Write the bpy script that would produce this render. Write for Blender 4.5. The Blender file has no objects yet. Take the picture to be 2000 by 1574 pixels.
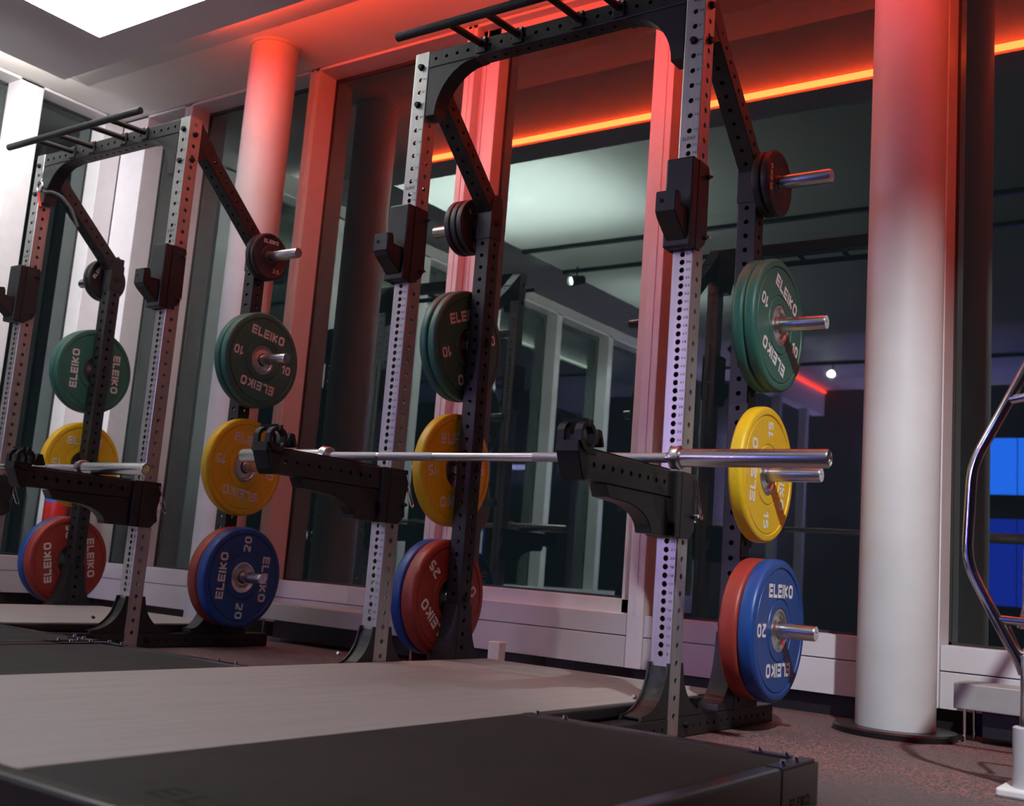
import bpy, bmesh, math, random
from mathutils import Matrix, Vector
C = bpy.context.scene.collection
PI = math.pi
R = math.radians

# ------------------------------------------------------------------ camera, world, exposure
cam_d = bpy.data.cameras.new('camera')
cam = bpy.data.objects.new('camera', cam_d)
C.objects.link(cam)
yaw, pit, rol = R(35.343), R(8.7126), R(4.4645)
fw = Vector((-math.sin(yaw)*math.cos(pit), math.cos(yaw)*math.cos(pit), math.sin(pit)))
r0 = Vector((math.cos(yaw), math.sin(yaw), 0)); u0 = r0.cross(fw)
rt = r0*math.cos(rol) + u0*math.sin(rol); up = -r0*math.sin(rol) + u0*math.cos(rol)
m3 = Matrix((rt, up, -fw)).transposed()
cam.matrix_world = Matrix.Translation((2.6099, -2.9230, 0.4427)) @ m3.to_4x4()
cam_d.sensor_width = 36.0
cam_d.lens = 36.0*2134.6/2000.0
cam_d.clip_start = 0.05
cam_d.dof.use_dof = True
cam_d.dof.focus_distance = 3.75
cam_d.dof.aperture_fstop = 4.0
bpy.context.scene.camera = cam

vs = bpy.context.scene.view_settings
vs.view_transform = 'Standard'; vs.look = 'None'; vs.gamma = 1.0; vs.use_curve_mapping = False
vs.exposure = 0.0
bpy.context.scene.display_settings.display_device = 'sRGB'

w = bpy.data.worlds.new('night'); bpy.context.scene.world = w
w.use_nodes = True
w.node_tree.nodes['Background'].inputs[0].default_value = (0.012, 0.018, 0.022, 1)
w.node_tree.nodes['Background'].inputs[1].default_value = 0.5

cy = bpy.context.scene.cycles
cy.max_bounces = 8; cy.glossy_bounces = 4; cy.transparent_max_bounces = 8
cy.sample_clamp_indirect = 4.0
cy.caustics_reflective = False; cy.caustics_refractive = False

# key spot light levels (their fixtures are built further down)
KEY_POS, KEY_W = (2.85, -1.65, 2.94), 480.0
LED_RED, LED_WHITE = 60.0, 180.0
CORNER_W, BAY_W, PLATFORM_W, LEFT_W = 260.0, 66.0, 88.0, 520.0
BLUE_SCREEN, PURPLE_FILL = 4.5, 145.0

S = 1.133          # spacing of front upright centres
D = 0.466          # front face of rear uprights
R2 = -2.517        # second rack's x offset
HZ = lambda n: 0.0148 + 0.025*n

# ------------------------------------------------------------------ materials
def mat(name, col, rough=0.5, metal=0.0, var=0.0, scale=30.0, bump=0.0, stretch=None, emis=None, es=0.0, coat=0.0, spec=None):
    m = bpy.data.materials.new(name); m.use_nodes = True
    nt = m.node_tree; b = nt.nodes['Principled BSDF']
    b.inputs['Base Color'].default_value = (*col, 1)
    b.inputs['Roughness'].default_value = rough
    b.inputs['Metallic'].default_value = metal
    if coat: b.inputs['Coat Weight'].default_value = coat
    if spec is not None: b.inputs['Specular IOR Level'].default_value = spec
    if emis:
        b.inputs['Emission Color'].default_value = (*emis, 1); b.inputs['Emission Strength'].default_value = es
    tc = nt.nodes.new('ShaderNodeTexCoord'); mp = nt.nodes.new('ShaderNodeMapping')
    nt.links.new(tc.outputs['Object'], mp.inputs[0])
    if stretch: mp.inputs['Scale'].default_value = stretch
    nz = nt.nodes.new('ShaderNodeTexNoise'); nz.inputs['Scale'].default_value = scale; nz.inputs['Detail'].default_value = 5
    nt.links.new(mp.outputs[0], nz.inputs['Vector'])
    if var:
        mr = nt.nodes.new('ShaderNodeMapRange')
        mr.inputs['From Min'].default_value = .3; mr.inputs['From Max'].default_value = .7
        mr.inputs['To Min'].default_value = 1-var; mr.inputs['To Max'].default_value = 1+var
        nt.links.new(nz.outputs['Fac'], mr.inputs['Value'])
        vm = nt.nodes.new('ShaderNodeVectorMath'); vm.operation = 'SCALE'
        vm.inputs[0].default_value = col
        nt.links.new(mr.outputs[0], vm.inputs['Scale'])
        nt.links.new(vm.outputs[0], b.inputs['Base Color'])
    if bump:
        bp = nt.nodes.new('ShaderNodeBump'); bp.inputs['Strength'].default_value = bump; bp.inputs['Distance'].default_value = .002
        nt.links.new(nz.outputs['Fac'], bp.inputs['Height']); nt.links.new(bp.outputs[0], b.inputs['Normal'])
    return m

M = {}
M['steel'] = mat('brushed_steel', (.50, .49, .47), .36, .85, .10, 60, .15, (1, 1, .03))
M['black'] = mat('black_powder_coat', (.012, .012, .0135), .40, 0, .1, 300, .25)
M['blackgloss'] = mat('black_satin_plastic', (.012, .012, .013), .5, 0, .1, 200, .1, spec=.3)
M['chrome'] = mat('chrome', (.72, .70, .70), .12, 1.0, .03, 20)
M['satin'] = mat('satin_chrome', (.62, .61, .62), .26, 1.0, .05, 40, .05, (.05, 1, 1))
M['knurl'] = mat('knurled_steel', (.42, .41, .44), .42, 1.0, .2, 900, .6)
M['hub'] = mat('machined_hub_steel', (.60, .58, .56), .28, 1.0, .08, 80)
M['green'] = mat('green_rubber', (.030, .130, .100), .45, 0, .06, 60, .08)
M['yellow'] = mat('yellow_rubber', (.78, .50, .015), .42, 0, .05, 60, .06)
M['red'] = mat('red_rubber', (.30, .035, .025), .45, 0, .06, 60, .08)
M['blue'] = mat('blue_rubber', (.010, .062, .27), .40, 0, .05, 60, .06)
M['blackrubber'] = mat('black_rubber', (.016, .015, .017), .48, 0, .1, 100, .1)
M['lettering'] = mat('white_print', (.82, .80, .80), .5, 0, .03, 50)
M['ink'] = mat('dark_engraving', (.05, .05, .055), .5, 0, .05, 50)
M['darkprint'] = mat('black_print', (.003, .003, .003), .9, 0, .05, 50)
M['frame'] = mat('light_grey_window_paint', (.70, .69, .71), .38, 0, .04, 12)
M['panel'] = mat('light_grey_sill_panel', (.60, .59, .63), .42, 0, .05, 4)
M['gasket'] = mat('dark_gasket', (.02, .022, .022), .5, 0, .1, 50)
M['ceiling'] = mat('white_ceiling_paint', (.86, .84, .80), .8, 0, .03, 3)
M['column'] = mat('grey_column_paint', (.56, .57, .58), .52, 0, .05, 5, .03)
M['skirt'] = mat('black_skirting', (.012, .012, .013), .35, 0, .2, 20)
M['rail'] = mat('black_gloss_rail_coat', (.014, .015, .015), .27, 0, .1, 300, .15, spec=.7)
M['darkwall'] = mat('charcoal_wall', (.05, .045, .05), .6, 0, .2, 2)
M['mat'] = mat('black_platform_rubber', (.020, .020, .020), .7, 0, .18, 9, .3, spec=.25)
M['conv'] = mat('grey_metal_casing', (.36, .36, .34), .45, .2, .05, 20)
M['grip'] = mat('dark_grip_coating', (.035, .033, .034), .5, .3, .15, 200, .3)
M['redstrap'] = mat('red_strap_fabric', (.45, .02, .015), .8, 0, .1, 90, .2)
M['redpaint'] = mat('red_gloss_paint', (.45, .02, .012), .3, 0, .05, 20)
M['bluelabel'] = mat('blue_paper_label', (.03, .12, .5), .5, 0, .05, 20)
M['whiteplastic'] = mat('white_plastic', (.75, .73, .72), .5, 0, .05, 20)
M['greyplastic'] = mat('grey_sleeve_paint', (.50, .51, .52), .35, .1, .04, 20)

def emat(name, col, strength):
    m = bpy.data.materials.new(name); m.use_nodes = True
    nt = m.node_tree; nt.nodes.clear()
    e = nt.nodes.new('ShaderNodeEmission'); e.inputs[0].default_value = (*col, 1); e.inputs[1].default_value = strength
    o = nt.nodes.new('ShaderNodeOutputMaterial'); nt.links.new(e.outputs[0], o.inputs[0])
    return m
M['led_red'] = emat('red_led_glow', (1.0, .056, .012), LED_RED)
M['led_dim'] = emat('dim_red_led_glow', (1.0, .03, .02), 14.0)
M['led_white'] = emat('white_led_glow', (1.0, .93, .88), LED_WHITE)
M['bluescreen'] = emat('blue_screen_glow', (.02, .16, 1.0), BLUE_SCREEN)
M['bluedim'] = emat('dim_blue_screen_glow', (.02, .07, 1.0), 1.3)
M['violet_fill'] = emat('violet_fill_glow', (.60, .42, 1.0), PURPLE_FILL)
M['lampface'] = emat('lamp_lens_glow', (.85, 1.0, .92), 60.0)

def sheet_mat():
    m = bpy.data.materials.new('translucent_ceiling_sheet'); m.use_nodes = True
    nt = m.node_tree; nt.nodes.clear()
    o = nt.nodes.new('ShaderNodeOutputMaterial'); mx = nt.nodes.new('ShaderNodeMixShader'); mx.inputs[0].default_value = .5
    d = nt.nodes.new('ShaderNodeBsdfDiffuse'); d.inputs[0].default_value = (.6, .6, .6, 1)
    t = nt.nodes.new('ShaderNodeBsdfTranslucent'); t.inputs[0].default_value = (.92, .94, .92, 1)
    nt.links.new(d.outputs[0], mx.inputs[1]); nt.links.new(t.outputs[0], mx.inputs[2]); nt.links.new(mx.outputs[0], o.inputs[0])
    return m
M['sheet'] = sheet_mat()
# floor: dark rubber granulate with red flecks
def floor_mat():
    m = mat('speckled_rubber_floor', (.1, .08, .08), .68)
    nt = m.node_tree; b = nt.nodes['Principled BSDF']
    tc = nt.nodes.new('ShaderNodeTexCoord')
    v = nt.nodes.new('ShaderNodeTexVoronoi'); v.inputs['Scale'].default_value = 190
    nt.links.new(tc.outputs['Object'], v.inputs['Vector'])
    sp = nt.nodes.new('ShaderNodeSeparateColor'); nt.links.new(v.outputs['Color'], sp.inputs[0])
    cr = nt.nodes.new('ShaderNodeValToRGB'); el = cr.color_ramp.elements
    el[0].position = 0; el[0].color = (.062, .050, .050, 1)
    el[1].position = .62; el[1].color = (.075, .062, .062, 1)
    a = el.new(.66); a.color = (.30, .11, .095, 1)
    a = el.new(1.0); a.color = (.36, .17, .15, 1)
    nt.links.new(sp.outputs[0], cr.inputs[0])
    nz = nt.nodes.new('ShaderNodeTexNoise'); nz.inputs['Scale'].default_value = 1.6; nz.inputs['Detail'].default_value = 4
    nt.links.new(tc.outputs['Object'], nz.inputs['Vector'])
    mx = nt.nodes.new('ShaderNodeMix'); mx.data_type = 'RGBA'
    mr = nt.nodes.new('ShaderNodeMapRange'); mr.inputs['From Min'].default_value = .42; mr.inputs['From Max'].default_value = .62
    mr.inputs['To Min'].default_value = .15; mr.inputs['To Max'].default_value = .85
    nt.links.new(nz.outputs['Fac'], mr.inputs['Value']); nt.links.new(mr.outputs[0], mx.inputs['Factor'])
    nt.links.new(cr.outputs[0], mx.inputs[6]); mx.inputs[7].default_value = (.085, .075, .078, 1)
    nt.links.new(mx.outputs[2], b.inputs['Base Color'])
    bp = nt.nodes.new('ShaderNodeBump'); bp.inputs['Strength'].default_value = .4; bp.inputs['Distance'].default_value = .001
    nt.links.new(v.outputs['Distance'], bp.inputs['Height']); nt.links.new(bp.outputs[0], b.inputs['Normal'])
    return m
M['floor'] = floor_mat()

def wood_mat():
    m = mat('grey_stained_platform_wood', (.3, .29, .28), .5)
    nt = m.node_tree; b = nt.nodes['Principled BSDF']
    tc = nt.nodes.new('ShaderNodeTexCoord'); mp = nt.nodes.new('ShaderNodeMapping'); mp.inputs['Scale'].default_value = (14, 1.2, 6)
    nt.links.new(tc.outputs['Object'], mp.inputs[0])
    nz = nt.nodes.new('ShaderNodeTexNoise'); nz.inputs['Scale'].default_value = 2.2; nz.inputs['Detail'].default_value = 8; nz.inputs['Roughness'].default_value = .6
    nt.links.new(mp.outputs[0], nz.inputs['Vector'])
    cr = nt.nodes.new('ShaderNodeValToRGB'); el = cr.color_ramp.elements
    el[0].position = .25; el[0].color = (.335, .31, .30, 1); el[1].position = .75; el[1].color = (.41, .385, .37, 1)
    nt.links.new(nz.outputs['Fac'], cr.inputs[0]); nt.links.new(cr.outputs[0], b.inputs['Base Color'])
    return m
M['wood'] = wood_mat()

def glass_mat():
    m = bpy.data.materials.new('window_glass'); m.use_nodes = True
    nt = m.node_tree; nt.nodes.clear()
    o = nt.nodes.new('ShaderNodeOutputMaterial'); mx = nt.nodes.new('ShaderNodeMixShader')
    g = nt.nodes.new('ShaderNodeBsdfGlossy'); g.inputs['Color'].default_value = (.78, .95, .90, 1); g.inputs['Roughness'].default_value = .012
    t = nt.nodes.new('ShaderNodeBsdfTransparent'); t.inputs['Color'].default_value = (.62, .70, .68, 1)
    f = nt.nodes.new('ShaderNodeFresnel'); f.inputs['IOR'].default_value = 1.5
    mr = nt.nodes.new('ShaderNodeMapRange'); mr.inputs['To Min'].default_value = .15; mr.inputs['To Max'].default_value = 1.0
    nt.links.new(f.outputs[0], mr.inputs['Value']); nt.links.new(mr.outputs[0], mx.inputs[0])
    nt.links.new(t.outputs[0], mx.inputs[1]); nt.links.new(g.outputs[0], mx.inputs[2]); nt.links.new(mx.outputs[0], o.inputs[0])
    return m
M['glass'] = glass_mat()

# ------------------------------------------------------------------ mesh helpers
def obj(name, bm, m, parent=None, smooth=False):
    me = bpy.data.meshes.new(name)
    bm.to_mesh(me); bm.free()
    me.materials.append(M[m])
    if smooth:
        for p in me.polygons: p.use_smooth = True
        try: me.set_sharp_from_angle(angle=R(35))
        except Exception: pass
    o = bpy.data.objects.new(name, me); C.objects.link(o)
    if parent: o.parent = parent
    return o
def thing(name, label, cat, loc=(0, 0, 0), group=None):
    o = bpy.data.objects.new(name, None); C.objects.link(o); o.location = loc
    o.empty_display_size = .1
    return tag(o, label, cat, group)
def tag(o, label, cat, group=None, kind=None):
    o['label'] = label; o['category'] = cat
    if group: o['group'] = group
    if kind: o['kind'] = kind
    return o
def struct(o): o['kind'] = 'structure'; return o
def copy_thing(root, loc=None, label=None, group=None):
    r = root.copy(); C.objects.link(r)
    if loc: r.location = loc
    if label: r['label'] = label
    if group: r['group'] = group
    def rec(src, dst):
        for ch in src.children:
            c = ch.copy(); C.objects.link(c); c.parent = dst
            rec(ch, c)
    rec(root, r)
    return r

def box(bm, x0, x1, y0, y1, z0, z1, bev=0.0, mtx=None):
    vs_ = [bm.verts.new((x, y, z)) for z in (z0, z1) for y in (y0, y1) for x in (x0, x1)]
    F = [(0, 2, 3, 1), (4, 5, 7, 6), (0, 1, 5, 4), (2, 6, 7, 3), (0, 4, 6, 2), (1, 3, 7, 5)]
    fs = [bm.faces.new([vs_[i] for i in f]) for f in F]
    if bev > 0:
        es = list({e for f in fs for e in f.edges})
        bmesh.ops.bevel(bm, geom=es, offset=bev, segments=2, affect='EDGES', profile=.5)
    if mtx is not None:
        bmesh.ops.transform(bm, matrix=mtx, verts=[v for v in vs_ if v.is_valid])
    return bm
def BX(*a, **k): return box(bmesh.new(), *a, **k)

def basis(d, hint=None):
    d = Vector(d).normalized()
    h = Vector(hint) if hint else (Vector((0, 0, 1)) if abs(d.z) < .9 else Vector((0, 1, 0)))
    x = h.cross(d).normalized(); y = d.cross(x)
    return x, y, d
def cyl(bm, p0, p1, r, seg=24, r1=None, bev=0.0):
    p0, p1 = Vector(p0), Vector(p1); L = (p1-p0).length
    r1 = r if r1 is None else r1
    prof = [(0, 0), (0, r-bev), (bev, r), (L-bev, r1), (L, r1-bev), (L, 0)] if bev else [(0, 0), (0, r), (L, r1), (L, 0)]
    return lathe(bm, p0, p1-p0, prof, seg)
def lathe(bm, o, d, prof, seg=32):
    x, y, z = basis(d); o = Vector(o)
    rings = []
    for (a, r) in prof:
        if r <= 1e-6: rings.append([bm.verts.new(o+z*a)])
        else: rings.append([bm.verts.new(o+z*a+(x*math.cos(t)+y*math.sin(t))*r) for t in [2*PI*i/seg for i in range(seg)]])
    for A, B in zip(rings, rings[1:]):
        for i in range(seg):
            j = (i+1) % seg
            if len(A) == 1 and len(B) == 1: continue
            if len(A) == 1: bm.faces.new((A[0], B[j], B[i]))
            elif len(B) == 1: bm.faces.new((A[i], A[j], B[0]))
            else: bm.faces.new((A[i], A[j], B[j], B[i]))
    return bm
def tube(bm, pts, r, seg=14, closed=False):
    pts = [Vector(p) for p in pts]; n = len(pts)
    rings = []; prev = None
    for i, p in enumerate(pts):
        a = pts[i-1] if (i > 0 or closed) else None; b = pts[(i+1) % n] if (i < n-1 or closed) else None
        d = ((b-p).normalized() if b is not None else Vector()) + ((p-a).normalized() if a is not None else Vector())
        d.normalize()
        if prev is None: x, y, _ = basis(d)
        else:
            x = prev - d*prev.dot(d); x.normalize(); y = d.cross(x)
        prev = x
        rings.append([bm.verts.new(p+(x*math.cos(t)+y*math.sin(t))*r) for t in [2*PI*k/seg for k in range(seg)]])
    pr = list(zip(rings, rings[1:])) + ([(rings[-1], rings[0])] if closed else [])
    for A, B in pr:
        for k in range(seg):
            j = (k+1) % seg; bm.faces.new((A[k], A[j], B[j], B[k]))
    if not closed:
        bm.faces.new(rings[0][::-1]); bm.faces.new(rings[-1])
    return bm
def bend(pts, rad, n=6):
    """round the corners of a polyline"""
    out = [Vector(pts[0])]
    for i in range(1, len(pts)-1):
        p, a, b = Vector(pts[i]), Vector(pts[i-1]), Vector(pts[i+1])
        da, db = (a-p), (b-p); k = min(rad, da.length*.45, db.length*.45)
        A = p+da.normalized()*k; B = p+db.normalized()*k
        for t in [j/n for j in range(n+1)]:
            out.append(A*(1-t)**2 + p*2*t*(1-t) + B*t*t)
    out.append(Vector(pts[-1]))
    return out
def prism(bm, poly, axis, a0, a1, bev=0.0):
    """poly in the two other axes (in xyz order), extruded along axis"""
    def P(u, v, a):
        return {'x': (a, u, v), 'y': (u, a, v), 'z': (u, v, a)}[axis]
    A = [bm.verts.new(P(u, v, a0)) for u, v in poly]; B = [bm.verts.new(P(u, v, a1)) for u, v in poly]
    n = len(poly)
    fs = [bm.faces.new(A[::-1]), bm.faces.new(B)] + [bm.faces.new((A[i], A[(i+1) % n], B[(i+1) % n], B[i])) for i in range(n)]
    bmesh.ops.recalc_face_normals(bm, faces=fs)
    if bev: bmesh.ops.bevel(bm, geom=list({e for f in fs[:2] for e in f.edges}), offset=bev, segments=2, affect='EDGES')
    return bm

def perf_face(bm, o, u, v, W, L, holes, r, nrm, t=.004, seg=16):
    """face spanned by u (width W, centred) and v (length L) with round holes at v positions"""
    o, u, v, nrm = Vector(o), Vector(u), Vector(v), Vector(nrm)
    P = lambda a, b: o+u*a+v*b
    hs = sorted(h for h in holes if r < h < L-r)
    cuts = []
    for i, h in enumerate(hs):
        lo = h-.012 if i == 0 else max(h-.012, (hs[i-1]+h)/2)
        hi = h+.012 if i == len(hs)-1 else min(h+.012, (hs[i+1]+h)/2)
        cuts.append((lo, hi, h))
    z = 0
    def quad(b0, b1):
        if b1-b0 > 1e-5: bm.faces.new([bm.verts.new(P(*q)) for q in ((-W/2, b0), (W/2, b0), (W/2, b1), (-W/2, b1))])
    for lo, hi, h in cuts:
        lo = max(lo, 0); hi = min(hi, L)
        quad(z, lo); z = hi
        s = W*.32
        bm.faces.new([bm.verts.new(P(*q)) for q in ((-W/2, lo), (-s, lo), (-s, hi), (-W/2, hi))])
        bm.faces.new([bm.verts.new(P(*q)) for q in ((s, lo), (W/2, lo), (W/2, hi), (s, hi))])
        inn, out, dep = [], [], []
        for k in range(seg):
            a = 2*PI*(k+.5)/seg; ca, sa = math.cos(a), math.sin(a)
            inn.append(bm.verts.new(P(r*ca, h+r*sa))); dep.append(bm.verts.new(P(r*ca, h+r*sa)-nrm*t))
        # outer rectangle points incl. corners
        rect = []
        for k in range(seg):
            a = 2*PI*(k+.5)/seg; ca, sa = math.cos(a), math.sin(a)
            kx = s/abs(ca) if abs(ca) > 1e-6 else 1e9
            ky = ((hi-h) if sa > 0 else (h-lo))/abs(sa) if abs(sa) > 1e-6 else 1e9
            kk = min(kx, ky); rect.append((ca*kk, h+sa*kk, 'x' if kx < ky else 'y'))
        ov = [bm.verts.new(P(q[0], q[1])) for q in rect]
        for k in range(seg):
            j = (k+1) % seg
            bm.faces.new((inn[k], ov[k], ov[j], inn[j])) if rect[k][2] == rect[j][2] else \
                bm.faces.new((inn[k], ov[k], bm.verts.new(P(math.copysign(s, rect[k][0] if rect[k][2] == 'x' else rect[j][0]), hi if (rect[k][1]+rect[j][1])/2 > h else lo)), ov[j], inn[j]))
            bm.faces.new((inn[j], dep[j], dep[k], inn[k]))
    quad(z, L)

def perf_tube(bm, o, ax, wdir, L, w, d, hw, hd, r=.0085, c=.004, cap=True):
    """hollow square tube from o along ax; faces with normal +-wdir carry hw holes, the other two hd. w = size along wdir, d = other"""
    o, ax, wd = Vector(o), Vector(ax).normalized(), Vector(wdir).normalized(); dd = ax.cross(wd)
    for sgn in (1, -1):
        perf_face(bm, o+wd*sgn*w/2, dd*sgn, ax, d-2*c, L, hw, r, wd*sgn)
        perf_face(bm, o+dd*sgn*d/2, -wd*sgn, ax, w-2*c, L, hd, r, dd*sgn)
    for sw in (1, -1):
        for sd in (1, -1):
            a = o+wd*sw*w/2+dd*sd*(d/2-c); m_ = o+wd*sw*(w/2-c*.3)+dd*sd*(d/2-c*.3); b = o+wd*sw*(w/2-c)+dd*sd*d/2
            V = [bm.verts.new(q) for q in (a, m_, b, b+ax*L, m_+ax*L, a+ax*L)]
            for f in ((V[0], V[1], V[4], V[5]), (V[1], V[2], V[3], V[4])):
                bm.faces.new(f if sw*sd > 0 else f[::-1])
    if cap:
        for q, s_ in ((0, -1), (L, 1)):
            cs = [o+ax*q+wd*(w/2-c/2)*i+dd*(d/2-c/2)*j for i, j in ((1, 1), (-1, 1), (-1, -1), (1, -1))]
            f = [bm.verts.new(p) for p in cs]; bm.faces.new(f if s_ > 0 else f[::-1])
    return bm

# ------------------------------------------------------------------ stroke lettering
def rc(pts, closed, c=.16):
    out = []; n = len(pts)
    for i, p in enumerate(pts):
        if not closed and i in (0, n-1): out.append(p); continue
        a, b = pts[i-1], pts[(i+1) % n]
        la = math.dist(a, p); lb = math.dist(b, p); k = min(c, la*.49, lb*.49)
        A = [p[q]+(a[q]-p[q])*k/la for q in (0, 1)]; B = [p[q]+(b[q]-p[q])*k/lb for q in (0, 1)]
        for t in (0, .33, .67, 1):
            out.append(tuple(A[q]*(1-t)**2+p[q]*2*t*(1-t)+B[q]*t*t for q in (0, 1)))
    return out
G = {
 'E': (.62, [([(1, 1), (0, 1), (0, 0), (1, 0)], 0, 0), ([(0, .5), (.95, .5)], 0, 0)]),
 'L': (.58, [([(0, 1), (0, 0), (1, 0)], 0, 0)]),
 'I': (.0, [([(0, 1), (0, 0)], 0, 0)]),
 'K': (.66, [([(0, 1), (0, 0)], 0, 0), ([(1, 1), (.12, .5), (1, 0)], 0, 0)]),
 'O': (.72, [([(0, 1), (1, 1), (1, 0), (0, 0)], 1, .30)]),
 '0': (.55, [([(0, 1), (1, 1), (1, 0), (0, 0)], 1, .30)]),
 '1': (.26, [([(0, .78), (1, 1), (1, 0)], 0, 0)]),
 '2': (.55, [([(0, .85), (0, 1), (1, 1), (1, .55), (0, .1), (0, 0), (1, 0)], 0, .2)]),
 '3': (.52, [([(0, 1), (1, 1), (1, 0), (0, 0)], 0, .25), ([(.3, .5), (1, .5)], 0, 0)]),
 '4': (.58, [([(.7, 0), (.7, 1), (0, .3), (1, .3)], 0, 0)]),
 '5': (.52, [([(1, 1), (0, 1), (0, .58), (1, .58), (1, 0), (0, 0)], 0, .2)]),
 '6': (.52, [([(1, 1), (0, 1), (0, 0), (1, 0), (1, .55), (0, .55)], 0, .22)]),
 '7': (.52, [([(0, 1), (1, 1), (.3, 0)], 0, 0)]),
 '8': (.52, [([(0, 1), (1, 1), (1, 0), (0, 0)], 1, .25), ([(0, .52), (1, .52)], 0, 0)]),
 '9': (.52, [([(1, .45), (0, .45), (0, 1), (1, 1), (1, 0), (0, 0)], 0, .22)]),
 '.': (.0, [([(0, .12), (0, -.08)], 0, 0)]),
}
def text(bm, s, mtx, h, t=.2, gap=.20, width=None):
    """flat lettering in the local XY plane, centred, mapped with mtx; t = stroke as a share of height"""
    tot = sum(G[c][0]+t for c in s) + gap*(len(s)-1)
    kx = 1.0 if width is None else width/(tot*h)
    x = -tot/2
    for c in s:
        wd, strokes = G[c]
        for pts, closed, rr in strokes:
            q = [(x+t/2+p[0]*wd, (p[1]-.5)*(1-t)) for p in pts]
            if rr: q = rc(q, closed, rr*.8)
            n = len(q); Lf, Rt = [], []
            for i in range(n):
                p = q[i]
                a = q[i-1] if (i > 0 or closed) else None; b = q[(i+1) % n] if (i < n-1 or closed) else None
                def nm(s_, e_):
                    l = math.dist(s_, e_) or 1; return (-(e_[1]-s_[1])/l, (e_[0]-s_[0])/l)
                if a is None: nn = nm(p, b); k = 1
                elif b is None: nn = nm(a, p); k = 1
                else:
                    n1, n2 = nm(a, p), nm(p, b); nn = (n1[0]+n2[0], n1[1]+n2[1]); l = math.hypot(*nn) or 1
                    nn = (nn[0]/l, nn[1]/l); k = min(1/max(.35, nn[0]*n1[0]+nn[1]*n1[1]), 1.9)
                ex = (0, 0)
                Lf.append((p[0]+nn[0]*t/2*k, p[1]+nn[1]*t/2*k)); Rt.append((p[0]-nn[0]*t/2*k, p[1]-nn[1]*t/2*k))
            if not closed and rr == 0:   # square ends
                for e, f in ((0, 1), (-1, -2)):
                    dx, dy = q[e][0]-q[f][0], q[e][1]-q[f][1]; l = math.hypot(dx, dy); dx, dy = dx/l*t/2, dy/l*t/2
                    if abs(dy) > abs(dx)*3 or c in 'EL1' and abs(dx) > abs(dy):
                        Lf[e] = (Lf[e][0]+dx, Lf[e][1]+dy); Rt[e] = (Rt[e][0]+dx, Rt[e][1]+dy)
            V = lambda p: bm.verts.new(mtx @ Vector((p[0]*h*kx, p[1]*h, 0)))
            lv = [V(p) for p in Lf]; rv = [V(p) for p in Rt]
            for i in range(n-1+(1 if closed else 0)):
                j = (i+1) % n
                bm.faces.new((rv[i], rv[j], lv[j], lv[i]))
        x += wd+t+gap
    return bm
def frame_mtx(o, xd, yd):
    xd, yd = Vector(xd).normalized(), Vector(yd).normalized(); z = xd.cross(yd)
    m = Matrix((xd, yd, z)).transposed().to_4x4(); m.translation = Vector(o); return m

# ================================================================== THE ROOM
WF, WG, ZC = 1.22, 1.36, 3.23          # window frame face, glass, raised ceiling
SOF = 3.05                             # dropped ceiling
LX = -3.70                             # left wall frame face
YB, XR = -8.0, 6.5

struct(obj('floor', BX(LX-.3, XR, YB, 2.0, -.1, 0), 'floor'))
# raised perimeter ceiling and the dropped slab with a light box opening
bm = BX(LX-.3, XR, .40, 1.7, ZC, ZC+.1); box(bm, LX-.3, -3.05, YB, .40, ZC, ZC+.1)
struct(obj('ceiling', bm, 'ceiling'))
bx0, bx1, by0, by1 = -2.43, 2.6, -5.0, .17
BAY = 3.50                             # painted ceiling inside the recessed bay
bm = bmesh.new()
box(bm, -3.10, bx0, YB, .40, SOF, ZC+.30); box(bm, bx1, XR, YB, .40, SOF, ZC+.30)
box(bm, bx0, bx1, by1, .40, SOF, ZC+.30); box(bm, bx0, bx1, YB, by0, SOF, ZC+.30)
V_ = [bm.verts.new(p) for p in ((-3.10, YB, 3.108), (-3.10, .40, 3.108), (XR, .40, 3.108), (-3.44, YB, ZC+.001), (-3.44, .76, ZC+.001), (XR, .76, ZC+.001))]
bm.faces.new((V_[0], V_[1], V_[4], V_[3])); bm.faces.new((V_[1], V_[2], V_[5], V_[4]))
sl = obj('ceiling', bm, 'ceiling'); struct(sl)
sl = obj('ceiling', BX(bx0-.05, bx1+.05, by0-.05, by1+.05, BAY, BAY+.05), 'ceiling'); struct(sl)
# translucent stretched sheet closing the bay, lit from behind by lamps
ts = thing('stretched_light_ceiling', 'large white backlit ceiling sheet, brightest at its corner above the far rack', 'ceiling light', (bx0, by0, SOF))
bm = bmesh.new(); bm.faces.new([bm.verts.new(p) for p in ((.003, .003, .002), (bx1-bx0-.003, .003, .002), (bx1-bx0-.003, by1-by0-.003, .002), (.003, by1-by0-.003, .002))])
obj('sheet', bm, 'sheet', ts)
for lx, ly, sx_, sy_, pw in ((-1.72, -.42, 1.30, 1.05, BAY_W), (-1.9, -3.0, .9, 1.0, BAY_W*.15)):
    ld = bpy.data.lights.new('sheet_lamp', 'AREA'); ld.shape = 'RECTANGLE'; ld.size = sx_; ld.size_y = sy_; ld.energy = pw; ld.color = (.97, 1.0, .99)
    lo = bpy.data.objects.new('sheet_lamp', ld); C.objects.link(lo); lo.parent = ts; lo.location = (lx-bx0, ly-by0, .36)
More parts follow.
